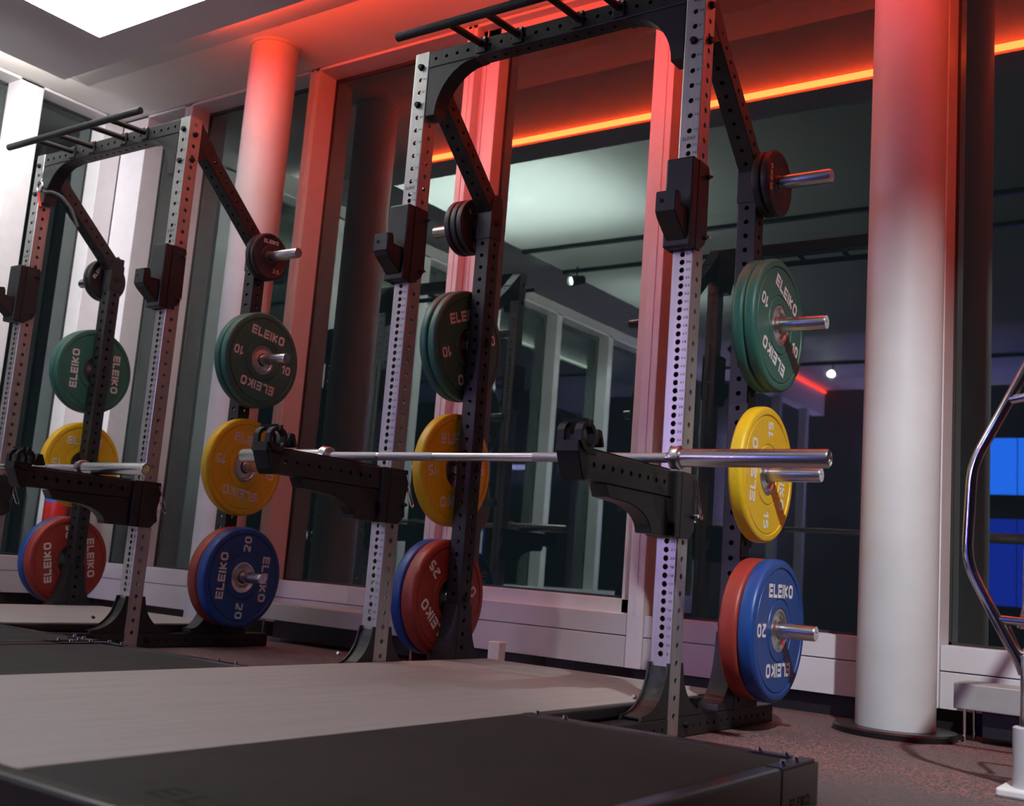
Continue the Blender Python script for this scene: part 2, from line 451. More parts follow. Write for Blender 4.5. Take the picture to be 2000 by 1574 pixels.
# window side: skirting, sill panels, posts, head, sashes, glass
struct(obj('baseboard_window_side', BX(LX, XR, WF+.06, WF+.10, 0, .10), 'skirt'))
bm = BX(LX, XR, WF+.02, WG+.02, .082, .298)                       # dark backing of the joints
struct(obj('wall_window_side', BX(LX-.3, XR, WG+.021, WG+.06, .0, .29), 'darkwall'))
bm = bmesh.new()
posts = [(-3.065, -2.99), (-1.945, -1.868), (-.792, -.728), (.350, .424), (1.53, 1.612), (2.72, 2.80), (3.9, 3.98), (5.1, 5.18)]
edges = [LX+.26] + [p for q in posts for p in q] + [XR]
for i in range(0, len(edges)-1, 2):
    a, b = edges[i], edges[i+1]
    box(bm, a+.002, b-.002, WF+.012, WG, .08, .208, .002); box(bm, a+.002, b-.002, WF+.012, WG, .212, .300, .002)
box(bm, LX, XR, WF+.03, WG+.02, .085, .296)
struct(obj('trim_1', bm, 'panel'))
for k, (a, b) in enumerate([(LX+.005, LX+.262)]+posts):
    bm = BX(a, b, WF, WG+.03, .08, ZC-.004, .003)
    if k: box(bm, (a+b)/2-.004, (a+b)/2+.004, WF-.004, WF+.01, .30, ZC-.01)
    o = obj('trim_%d' % (k+2), bm, 'frame'); struct(o)
struct(obj('trim_20', BX(LX, XR, WF, WG+.03, ZC-.022, ZC-.004, .002), 'frame'))
struct(obj('trim_21', BX(LX, XR, WF+.004, WG, ZC-.004, ZC, 0), 'gasket'))
wi = 1
for i in range(0, len(edges)-1, 2):
    a, b = edges[i], edges[i+1]
    e = bpy.data.objects.new('window_%d' % wi, None); C.objects.link(e); e.location = (a, WG, .3); struct(e)
    sash = (abs(a+.728) < .01)
    def W_(nm, bm, m): 
        bmesh.ops.translate(bm, verts=bm.verts, vec=(-a, -WG, -.3)); return obj(nm, bm, m, e)
    z0, z1 = .300, ZC-.022
    if sash:
        y0 = WF+.055
        bm = bmesh.new()
        for q in ((a, a+.115, z0, z1), (b-.062, b, z0, z1)): box(bm, q[0], q[1], y0, WG+.01, q[2], q[3], .003)
        box(bm, a, b, y0, WG+.01, z0, z0+.062, .003); box(bm, a, b, y0, WG+.01, z1-.07, z1, .003)
        box(bm, a+.03, a+.036, y0-.006, y0, z0, z1); box(bm, a, b, y0-.012, y0, z0-.012, z0+.004, .002)
        W_('window_frame', bm, 'frame')
        ga, gb, gz0, gz1 = a+.115, b-.062, z0+.062, z1-.07
    else:
        ga, gb, gz0, gz1 = a, b, z0, z1
    bm = bmesh.new()
    g = .010
    box(bm, ga, ga+g, WG-.004, WG+.01, gz0, gz1); box(bm, gb-g, gb, WG-.004, WG+.01, gz0, gz1)
    box(bm, ga, gb, WG-.004, WG+.01, gz0, gz0+g); box(bm, ga, gb, WG-.004, WG+.01, gz1-g-.012, gz1)
    W_('gasket', bm, 'gasket')
    bm = bmesh.new(); bm.faces.new([bm.verts.new(p) for p in ((ga, WG, gz0), (gb, WG, gz0), (gb, WG, gz1), (ga, WG, gz1))])
    W_('window_pane', bm, 'glass')
    wi += 1
# left wall with its own row of windows
LG = LX-.14
lposts = [(WF-.142, WF-.002), (.47, .63), (-.66, -.56), (-1.80, -1.70), (-2.94, -2.84), (-4.08, -3.98), (-5.2, -5.1), (-6.4, -6.3), (YB, YB+.1)]
struct(obj('baseboard_left', BX(LX-.1, LX-.06, YB, WF, 0, .10), 'skirt'))
struct(obj('wall_left', BX(LG-.06, LG-.021, YB, WG, 0, .29), 'darkwall'))
bm = bmesh.new()
for (a0, a1), (b0, b1) in zip(lposts, lposts[1:]):
    box(bm, LG, LX-.012, b1+.002, a0-.002, .08, .208, .002); box(bm, LG, LX-.012, b1+.002, a0-.002, .212, .300, .002)
box(bm, LG-.02, LX-.03, YB, WF, .085, .296)
struct(obj('trim_22', bm, 'panel'))
for k, (a, b) in enumerate(lposts):
    bm = BX(LG-.03, LX, a, b, .08, ZC-.004, .003); struct(obj('trim_%d' % (k+23), bm, 'frame'))
struct(obj('trim_40', BX(LG-.03, LX, YB, WF-.002, ZC-.022, ZC-.004, .002), 'frame'))
struct(obj('trim_41', BX(LG, LX-.004, YB, WF, ZC-.004, ZC), 'gasket'))
for (a0, a1), (b0, b1) in zip(lposts, lposts[1:]):
    e = bpy.data.objects.new('window_%d' % wi, None); C.objects.link(e); e.location = (LG, b1, .3); struct(e)
    bm = bmesh.new(); bm.faces.new([bm.verts.new(p) for p in ((0, 0, 0), (0, a0-b1, 0), (0, a0-b1, ZC-.322), (0, 0, ZC-.322))])
    obj('window_pane', bm, 'glass', e)
    bm = bmesh.new(); L_ = a0-b1
    box(bm, -.01, .004, 0, .012, 0, ZC-.322); box(bm, -.01, .004, L_-.012, L_, 0, ZC-.322); box(bm, -.01, .004, 0, L_, 0, .012); box(bm, -.01, .004, 0, L_, ZC-.34, ZC-.322)
    obj('gasket', bm, 'gasket', e)
    wi += 1
# far side of the room, seen only in the glass
struct(obj('wall_back', BX(LX-.3, XR, YB-.1, YB, 0, ZC), 'darkwall'))
struct(obj('wall_right', BX(XR, XR+.1, YB, 2.0, 0, ZC), 'darkwall'))

# LED strips on the cove edge
t = tag(obj('led_strip', BX(-1.95, XR-.1, .4015, .413, 3.064, 3.096), 'led_red'), 'red glowing light strip along the ceiling cove edge by the windows', 'light strip')
t = tag(obj('led_strip', BX(-3.114, -3.102, -6.5, .41, 3.070, 3.094), 'led_white'), 'white glowing light strip along the cove above the left windows', 'light strip')

# columns
def column(x, y, r, label, base=True):
    t = thing('column', label, 'column', (x, y, 0), None)
    obj('shaft', cyl(bmesh.new(), (0, 0, .022 if base else 0), (0, 0, ZC-.016), r, 96), 'column', t, True)
    bm = lathe(bmesh.new(), (0, 0, ZC-.016), (0, 0, 1), [(0, r), (0, r+.008), (.010, r+.010), (.0155, r+.010), (.0155, 0)], 96)
    obj('ceiling_ring', bm, 'column', t, True)
    if base:
        obj('base_disc', lathe(bmesh.new(), (0, 0, 0), (0, 0, 1), [(0, 0), (0, .198), (.018, .202), (.024, .196), (.024, 0)], 96), 'skirt', t, True)
    return t
column(1.535, .965, .130, 'round grey column on a black base disc, at the right of the racks')
column(-1.93, .93, .130, 'round column lit red at its top, behind the left rack')

# ================================================================== RACKS
def arc(cx, cz, r, a0, a1, n=10):
    return [(cx+r*math.cos(R(a0+(a1-a0)*i/n)), cz+r*math.sin(R(a0+(a1-a0)*i/n))) for i in range(n+1)]

def make_rack(label):
    t = thing('power_rack', label, 'rack', (0, 0, 0), 'pairs of uprights by the windows')
    H = 2.348
    front = [HZ(n) for n in range(9, 72)] + [HZ(71)+.025+.025+.05*k - .0 for k in range(0, 10)]
    front = [HZ(n) for n in range(9, 72)] + [HZ(73)+.05*k for k in range(10)]
    side = [.065+.05*k for k in range(46)]
    um = None
    for sx in (0, S):
        if um is None:
            bm = perf_tube(bmesh.new(), (0, .035, 0), (0, 0, 1), (1, 0, 0), H, .07, .07, side, front)
            u = obj('upright', bm, 'steel', t); um = u.data
            bm = bmesh.new()
            for n in range(9, 72):
                text(bm, str(n), frame_mtx((.0215, -.0006, HZ(n)), (1, 0, 0), (0, 0, 1)), .0075, .2, .35)
            for k in range(9):
                text(bm, str(73+2*k), frame_mtx((.0215, -.0006, HZ(73)+.05*k), (1, 0, 0), (0, 0, 1)), .0075, .2, .35)
            text(bm, 'ELEIKO', frame_mtx((0, -.0006, HZ(72)), (1, 0, 0), (0, 0, 1)), .011, .2, .25, .042)
            nm = obj('hole_numbers', bm, 'ink', u).data
        else:
            u = bpy.data.objects.new('upright', um); C.objects.link(u); u.parent = t
            o = bpy.data.objects.new('hole_numbers', nm); C.objects.link(o); o.parent = u
        u.location = (sx, 0, 0)
    # rear uprights
    for sx in (0, S):
        bm = perf_tube(bmesh.new(), (sx, D+.035, .06), (0, 0, 1), (1, 0, 0), 1.88, .07, .07, [.03+.05*k for k in range(36)], [.03+.05*k for k in range(36)])
        obj('rear_upright', bm, 'black', t)
    # cross beam
    bm = perf_tube(bmesh.new(), (.036, .035, 2.313), (1, 0, 0), (0, 1, 0), S-.072, .07, .066, [.03+.05*k for k in range(21)], [.03+.05*k for k in range(21)], r=.007)
    cb = obj('cross_beam', bm, 'black', t)
    for s_, x in ((1, .036), (-1, S-.036)):
        a = [(.235, 2.2795)] + [(.235-.19*math.sin(R(q)), 2.279-.19*(1-math.cos(R(q)))) for q in range(0, 91, 9)] + [(.018, 2.089), (0, 2.089), (0, 2.2795)]
        poly = [(x+s_*(p[0]), p[1]) for p in a]
        poly = poly if s_ > 0 else poly[::-1]
        obj('corner_gusset', prism(bmesh.new(), poly, 'y', .001, .069, .002), 'black', t)
    # diagonal braces
    a0, a1 = Vector((0, .070, 2.272)), Vector((0, .500, 1.880))
    dd = (a1-a0).normalized()
    nrm = Vector((1, 0, 0)).cross(dd)
    for sx in (0, S):
        bm = bmesh.new()
        L = (a1-a0).length
        perf_tube(bm, a0+Vector((sx, 0, 0))+dd*.03, dd, (1, 0, 0), L-.03, .069, .066, [.05*k for k in range(1, 12)], [.05*k for k in range(1, 12)], r=.007, cap=False)
        prism(bm, [(.071, 2.335), (.071, 2.16), (.115, 2.185), (.165, 2.235)], 'x', sx-.033, sx+.033)
        prism(bm, [(D-.004, 1.76), (D-.004, 1.915), (D+.030, 1.950), (D+.074, 1.90), (D+.074, 1.76)], 'x', sx-.037, sx+.037, .002)
        obj('brace', bm, 'black', t)
    # front bolts
    for sx in (0, S):
        for z in (HZ(91), HZ(85)):
            bm = lathe(bmesh.new(), (sx, 0, z), (0, -1, 0), [(0, .0135), (.003, .0135), (.003, .0115), (.013, .0105), (.013, 0)], 6)
            obj('bolt', bm, 'blackgloss', t)
    for z in (HZ(91)-.02, HZ(85)+.01):
        obj('bolt', lathe(bmesh.new(), (S+.035, .035, z), (1, 0, 0), [(0, .0135), (.003, .0135), (.003, .0115), (.012, .0105), (.012, 0)], 6), 'blackgloss', t)
    # pull-up bar on four rungs
    pb = obj('pull_up_bar', cyl(bmesh.new(), (.048, -.20, 2.307), (1.085, -.20, 2.307), .016, 24, bev=.002), 'grip', t, True)
    for x in (.28, .44, .69, .85):
        rg = obj('rung', cyl(bmesh.new(), (x, 0, 2.322), (x, -.19, 2.309), .013, 18), 'grip', t, True)
        obj('rung_plate', BX(x-.022, x+.022, -.007, -.0005, 2.288, 2.346, .002), 'black', rg)
        obj('rung_bolt', cyl(bmesh.new(), (x+.016, -.007, 2.338), (x+.016, -.012, 2.338), .006, 6), 'chrome', rg)
    # feet
    for sx in (0, S):
        hs = [.05+.05*k for k in range(21)]
        bm = perf_tube(bmesh.new(), (sx, -.33, .031), (0, 1, 0), (1, 0, 0), 1.126, .068, .060, [h for h in hs if not .31 < h < .42], [h for h in hs if h < .15], r=.006)
        obj('foot_beam', bm, 'black', t)
        g = [(0, .215), (0, .062), (-.165, .062), (-.160, .075)] + [(-.16+.145*math.sin(R(q)), .215-.14*math.cos(R(q))) for q in range(8, 82, 9)] + [(-.012, .215)]
        for ox in (-.0335, .0275):
            obj('foot_gusset', prism(bmesh.new(), [(p[0]-.001, p[1]) for p in g], 'x', sx+ox, sx+ox+.006), 'black', t)
        bm = prism(bmesh.new(), [(p[0]-.001, p[1]) for p in [(0, .205), (0, .066), (-.15, .066), (-.15, .07)] + [(-.15+.14*math.sin(R(q)), .205-.132*math.cos(R(q))) for q in range(8, 86, 9)]], 'x', sx-.027, sx+.027)
        obj('foot_gusset', bm, 'black', t)
        bm = prism(bmesh.new(), [(.071-p[0], p[1]) for p in g][::-1], 'x', sx-.0335, sx+.0335)
        obj('foot_gusset', bm, 'black', t)
        g2 = [(D-.001+p[0]*.75, p[1]*1.55-.034) for p in g]
        obj('foot_gusset', prism(bmesh.new(), g2, 'x', sx-.0335, sx+.0335), 'black', t)
        g3 = [(D+.071-p[0]*.75, p[1]*1.55-.034) for p in g][::-1]
        obj('foot_gusset', prism(bmesh.new(), g3, 'x', sx-.0335, sx+.0335), 'black', t)
        obj('bolt', cyl(bmesh.new(), (sx+.034, .115, .038), (sx+.047, .115, .038), .010, 6), 'blackgloss', t)
        obj('bolt', cyl(bmesh.new(), (sx-.01, -.1215, .12), (sx-.01, -.132, .125), .006, 6), 'chrome', t)
        obj('foot_end_cap', BX(sx-.034, sx+.034, .7965, .801, .002, .06, .001), 'blackgloss', t)
    # storage horns
    for s_, sx in ((-1, 0), (1, S)):
        for z in (1.828, 1.325, .822, .322):
            b = sx+s_*.035
            bm = lathe(bmesh.new(), (b+s_*.0005, D+.035, z), (s_, 0, 0), [(0, 0), (0, .032), (.006, .032), (.006, .0245), (.242, .0245), (.2475, .0225), (.2475, .006), (.246, .006), (.246, 0)], 40)
            obj('weight_horn', bm, 'satin', t, True)
            obj('bolt', cyl(bmesh.new(), (sx-s_*.035, D+.035, z), (sx-s_*.045, D+.035, z), .012, 6), 'blackgloss', t)
    return t
rack1 = make_rack('nearer perforated steel weight rack in the middle of the picture, mid-grey pull-up bar')
rack2 = copy_thing(rack1, (R2, 0, 0), 'farther perforated steel weight rack at the left edge by the corner windows')
rack1['label'] = 'nearer perforated steel weight rack standing by the windows, beside the grey column'

# ------------------------------------------------------------------ J hooks
def make_jhook(label, x0, z0):
    t = thing('j_hook', label, 'bar hook', (x0, 0, z0), 'bar hooks on the uprights')
    w = .047
    bm = bmesh.new()
    side = [(-.012, .0), (-.012, .285), (.055, .285), (.062, .275), (.066, .06), (.052, .03), (.01, .0)]
    prism(bm, side, 'x', w-.009, w, .0015); 
    prism(bm, side, 'x', -w, -w+.009, .0015)
    box(bm, -w, w, -.05, -.012, 0, .285, .006)
    obj('bracket', bm, 'black', t)
    hk = [(-.050, .02), (-.118, .070), (-.132, .088), (-.132, .150), (-.106, .155), (-.098, .140), (-.096, .112), (-.050, .112)]
    obj('hook', prism(bmesh.new(), hk, 'x', -.034, .034, .003), 'black', t)
    obj('hook_liner', BX(-.030, .030, -.094, -.051, .1125, .120, .001), 'blackgloss', t)
    obj('bolt', cyl(bmesh.new(), (-.012, -.132, .12), (-.012, -.134, .12), .006, 16), 'darkprint', t)
    for z in (.245, .05):
        k = obj('locking_pin', cyl(bmesh.new(), (w, .044, z), (w+.011, .044, z), .0075, 18), 'black', t, True)
        obj('pin_tip', cyl(bmesh.new(), (w+.011, .044, z), (w+.022, .044, z), .005, 14), 'chrome', k, True)
    bm = bmesh.new()
    text(bm, 'ELEIKO', frame_mtx((w+.0006, .022, .262), (0, 1, 0), (0, 0, 1)), .009, .2, .25, .05)
    obj('lettering', bm, 'ink', t)
    return t
jh = make_jhook('black bar hook on the near rack right upright, highest at the picture centre right', S, 1.450)
copy_thing(jh, (0, 0, 1.450), 'black bar hook on the near rack left upright')
copy_thing(jh, (R2+S, 0, 1.455), 'black bar hook on the far rack right upright, beside the red-lit column')
copy_thing(jh, (R2, 0, 1.470), 'black bar hook with pale sheen on the far rack left upright')

# ------------------------------------------------------------------ safety arms
def make_arm(label, x0, z0):
    """z0 = height of the arm's top face"""
    t = thing('safety_arm', label, 'safety arm', (x0, 0, z0), 'spotter arms on the uprights')
    w = .047
    perf = perf_tube(bmesh.new(), (.004, -.535, -.041), (0, 1, 0), (1, 0, 0), .485, .060, .078, [.033+.05*k for k in range(9)], [], r=.0075)
    obj('arm_beam', perf, 'black', t)
    obj('arm_liner', BX(-.020, .028, -.50, -.052, 0, .0022, .0008), 'blackgloss', t)
    bm = bmesh.new()
    side = [(-.012, -.195), (-.012, .0), (.082, .0), (.088, -.05), (.076, -.115), (.083, -.165), (.05, -.195)]
    prism(bm, side, 'x', w-.009, w, .0015); prism(bm, side, 'x', -w, -w+.009, .0015)
    box(bm, -w, w, -.05, -.012, -.195, 0, .005)
    obj('bracket', bm, 'black', t)
    gp = [(-.051, -.082), (-.43, -.082), (-.41, -.115), (-.34, -.119)] + [(-.34+.18*math.sin(R(q)), -.119-.074*(1-math.cos(R(q)))) for q in range(10, 91, 10)] + [(-.155, -.193), (-.051, -.193)]
    obj('arm_gusset', prism(bmesh.new(), gp, 'x', -.022, .030, .002), 'black', t)
    # end block with forked catcher
    eb = prism(bmesh.new(), [(-.535, -.082), (-.552, -.086), (-.566, -.07), (-.592, -.01), (-.592, .012), (-.535, .012)], 'x', -.030, .038, .002)
    e = obj('end_block', eb, 'blackgloss', t)
    bm = bmesh.new()
    cyy, czz = -.553, .026
    ring = lambda r_: [(cyy+r_*math.cos(R(q)), czz+r_*math.sin(R(q))) for q in (104, 135, 160, 200, 240, 270, 300, 340, 20, 45, 76)]
    for xx in (-.030, .022):
        po, pi_ = ring(.040), ring(.028)
        for i in range(len(po)-1):
            prism(bm, [po[i], po[i+1], pi_[i+1], pi_[i]], 'x', xx, xx+.022)
    for q in (104, 76):
        c0, s0 = math.cos(R(q)), math.sin(R(q))
        prism(bm, [(cyy+c0*.046-.004, czz+s0*.046), (cyy+c0*.046+.004, czz+s0*.046), (cyy+c0*.027+.004, czz+s0*.027), (cyy+c0*.027-.004, czz+s0*.027)], 'x', -.030, .044)
    prism(bm, [(-.512, .02), (-.500, .052), (-.482, .050), (-.466, .012), (-.474, .008), (-.490, .038), (-.500, .010)], 'x', -.026, .040)
    box(bm, -.028, .040, -.595, -.50, -.016, -.004)
    obj('bar_catcher', bm, 'blackgloss', e)
    k = obj('locking_pin', cyl(bmesh.new(), (w, .064, -.125), (w+.010, .064, -.125), .0085, 18), 'black', t, True)
    obj('pin_tip', cyl(bmesh.new(), (w+.010, .064, -.125), (w+.020, .064, -.125), .0055, 14), 'chrome', k, True)
    clip = [(w+.004, .070, -.015), (w+.006, .088, -.055), (w+.006, .108, -.100), (w+.008, .118, -.118), (w+.010, .112, -.132), (w+.010, .098, -.122), (w+.008, .080, -.080), (w+.006, .078, -.060)]
    obj('spring_clip', tube(bmesh.new(), bend(clip, .008, 4),   .0027, 8), 'chrome', t, True)
    bm = bmesh.new()
    text(bm, 'ELEIKO', frame_mtx((w+.0006, .030, -.02), (0, 1, 0), (0, 0, 1)), .009, .2, .25, .055)
    obj('lettering', bm, 'ink', t)
    return t
arm = make_arm('black spotter arm with a row of holes on the near rack right upright', S, .770)
copy_thing(arm, (0, 0, .770), 'black spotter arm on the near rack left upright, under the bar left end')
copy_thing(arm, (R2+S, 0, .700), 'black spotter arm on the far rack right upright, red-lit catcher at its end')
copy_thing(arm, (R2, 0, .7110), 'black spotter arm on the far rack left upright, cut by the picture edge')

# ------------------------------------------------------------------ barbells
def make_barbell(label, loc):
    t = thing('barbell', label, 'barbell', loc, 'steel barbells on the spotter arms')
    obj('bar_shaft', cyl(bmesh.new(), (-.66, 0, 0), (.66, 0, 0), .0137, 32), 'satin', t, True)
    for s_ in (-1, 1):
        for a, b in ((.195, .425), (.437, .640)):
            obj('knurled_grip', cyl(bmesh.new(), (s_*a, 0, 0), (s_*b, 0, 0), .0142, 32), 'knurl', t, True)
        sl = obj('sleeve', lathe(bmesh.new(), (s_*.685, 0, 0), (s_, 0, 0), [(0, .0139), (0, .0250), (.409, .0250), (.4145, .0232), (.4145, .0205), (.408, .0195), (.408, 0)], 48), 'satin', t, True)
        obj('end_cap', lathe(bmesh.new(), (s_*1.0932, 0, 0), (s_, 0, 0), [(0, .0185), (.004, .0165), (.004, .009), (.0025, .008), (.0025, 0)], 32), 'hub', sl, True)
        obj('collar', lathe(bmesh.new(), (s_*.655, 0, 0), (s_, 0, 0), [(0, .0145), (0, .0290), (.003, .0325), (.020, .0325), (.023, .0345), (.030, .0345), (.032, .031), (.032, .0255)], 48), 'satin', t, True)
    return t
bb = make_barbell('steel barbell resting on the near rack spotter arms', (.579, -.196, .7868))
copy_thing(bb, (-2.150, -.215, .7278), 'steel barbell on the far rack arms at the left edge')

# ------------------------------------------------------------------ weight plates
PL = {}
def plate_proto(kind):
    if kind in PL: return PL[kind]
    m, T, num, Rr = {'10': ('green', .041, '10', .225), '15': ('yellow', .049, '15', .225), '20': ('blue', .053, '20', .225),
                     '25': ('red', .062, '25', .225), '2.5': ('blackrubber', .024, '2.5', .113), '5': ('blackrubber', .030, '5', .114)}[kind]
    small = Rr < .2
    h = T/2
    if small:
        half = [(h-.003, .027), (h, .030), (h, Rr*.46), (h-.002, Rr*.48), (h-.002, Rr*.86), (h, Rr*.89), (h-.0006, Rr*.95), (h-.004, Rr-.001), (h*.4, Rr)]
    else:
        half = [(h-.004, .060), (h-.004, .069), (h-.001, .071), (h-.001, .0965), (h-.004, .098), (h-.004, .1005), (h-.0015, .102), (h-.0015, .1925), (h-.0042, .194), (h-.0042, .1965), (h, .199), (h, .214), (h-.0015, .219), (h-.006, .2235), (h-.013, .225)]
    prof = [(a, r) for a, r in half] + [(-a, r) for a, r in half[::-1]]
    prof = [(prof[0][0], prof[0][1])] + prof[1:]
    body = lathe(bmesh.new(), (0, 0, 0), (1, 0, 0), prof + [prof[0]], 96)
    bmesh.ops.recalc_face_normals(body, faces=body.faces)
    t = thing('weight_plate', 'plate', 'weight plate')
    obj('plate_body', body, m, t, True)
    if small:
        hb = lathe(bmesh.new(), (0, 0, 0), (1, 0, 0), [(h-.002, .0255), (h-.002, .0275), (-h+.002, .0275), (-h+.002, .0255), (h-.002, .0255)], 40)
    else:
        hh = [(h-.010, .0262), (h-.002, .029), (h-.002, .036), (h-.006, .042), (h-.006, .056), (h-.002, .0595), (h-.002, .0685), (h-.0045, .0688)]
        hb = lathe(bmesh.new(), (0, 0, 0), (1, 0, 0), hh + [(-a, r) for a, r in hh[::-1]] + [hh[0]], 64)
    bmesh.ops.recalc_face_normals(hb, faces=hb.faces)
    obj('hub', hb, 'hub', t, True)
    for sd in (1, -1):
        X = sd*(h+(.0004 if small else -.0009)-(.002 if small else 0))
        def put(nm_, s, ang, rad, hgt, wid, rot, st=.24):
            c_, s_ = math.cos(ang), math.sin(ang)
            o = Vector((X, sd*rad*c_, rad*s_))
            xd = Vector((0, sd*math.cos(rot), math.sin(rot))); yd = Vector((0, -sd*math.sin(rot), math.cos(rot)))
            obj(nm_, text(bmesh.new(), s, frame_mtx(o, xd, yd), hgt, st, .16, wid), 'lettering', t)
        nw = .055 if num in ('10', '15') else .070
        if small:
            put('lettering', 'ELEIKO', PI/2, Rr*.64, .019, .092, 0); put('weight_number', num, -R(60), Rr*.66, .019, None, 0, .22)
        else:
            put('lettering', 'ELEIKO', PI/2, .124, .043, .205, 0); put('lettering', 'ELEIKO', -PI/2, .124, .043, .205, PI)
            put('weight_number', num, 0, .150, .042, nw, 0, .22); put('weight_number', num, PI, .150, .042, nw, PI, .22)
    PL[kind] = (t, T)
    return PL[kind]
used = set()
def plate(kind, x, z, phi, label, group, off=0.0, px=0):
    """x = centre of the plate's thickness"""
    t, T = plate_proto(kind)
    if kind not in used: used.add(kind); o = t
    else: o = copy_thing(t)
    o.location = (x, D+.035, z-.0012-off); o.rotation_euler = (R(phi), 0, 0)
    o['label'] = label; o['group'] = group; o['category'] = 'weight plate'
    return o
def stack(sx, s_, z, items, rackname, sidename, lvl, extra=0.0):
    pos = .0425+extra
    for kind, phi, label in items:
        T = plate_proto(kind)[1]
        plate(kind, sx+s_*(pos+T/2), z, phi, label, 'weight plates on the %s, %s side' % (rackname, sidename))
        pos += T+.0012
A, B = 'nearer rack', 'farther rack'
stack(S, 1, 1.828, [('5', 90, 'inner small black plate on the top horn by the grey column'), ('5', 90, 'outer small black plate on the top horn by the grey column, white lettering upright')], A, 'right', 0)
stack(S, 1, 1.325, [('10', -22, 'inner green plate by the grey column, mostly hidden'), ('10', -22, 'outer green plate by the grey column, its white lettering slanting down')], A, 'right', 1)
stack(S, 1, .822, [('15', 88, 'bright yellow plate crossed by the barbell sleeve, by the grey column')], A, 'right', 2, .014)
stack(S, 1, .322, [('25', 10, 'red plate behind the bright blue plate by the grey column'), ('20', 0, 'bright blue plate lowest beside the grey column')], A, 'right', 3, .006)
stack(0, -1, 1.828, [('5', 200, 'small black plate numbered 5, nearest the near rack left upright'), ('5', 60, 'middle of three small black plates on the near rack'), ('5', 60, 'leftmost of three small black plates on the near rack')], A, 'left', 0, .016)
stack(0, -1, 1.325, [('10', 20, 'dark green plate beside the near rack left upright'), ('10', 40, 'outer dark green plate behind another, left side of the near rack')], A, 'left', 1, .006)
stack(0, -1, .822, [('15', 6, 'yellow plate crossed by the thin barbell shaft, left side of the near rack')], A, 'left', 2, .016)
stack(0, -1, .322, [('25', -45, 'dark red plate numbered 25 low on the near rack left side'), ('20', 30, 'blue plate behind the dark red plate on the near rack left side')], A, 'left', 3)
stack(R2+S, 1, 1.828, [('5', 4, 'small black plate hidden behind another on the far rack right side'), ('2.5', 4, 'small dark plate lettered 2.5 kilos in front of the red-lit column')], B, 'right', 0)
stack(R2+S, 1, 1.325, [('10', -8, 'inner dark plate behind the round dark green plate, far rack right side'), ('10', -8, 'dark green plate facing us left of the picture centre')], B, 'right', 1)
stack(R2+S, 1, .822, [('15', -8, 'orange-yellow plate facing us on the far rack right side')], B, 'right', 2)
stack(R2+S, 1, .322, [('25', 30, 'red plate behind the dark navy plate on the far rack'), ('20', 88, 'dark navy blue plate low on the far rack right side')], B, 'right', 3)
stack(R2, -1, 1.828, [('5', 62, 'small black plate with slanted white lettering, far rack left side'), ('5', 20, 'outer small black plate behind another, far rack left side')], B, 'left', 0)
stack(R2, -1, 1.325, [('10', 92, 'bright green plate with upright lettering, far rack left side'), ('10', 80, 'outer green plate seen as a rim, far rack left side')], B, 'left', 1)
stack(R2, -1, .822, [('15', 2, 'yellow plate above the red one at the far left')], B, 'left', 2)
stack(R2, -1, .322, [('25', 99, 'dark red plate low at the far left'), ('20', 0, 'blue plate behind the dark red plate at the far left')], B, 'left', 3)

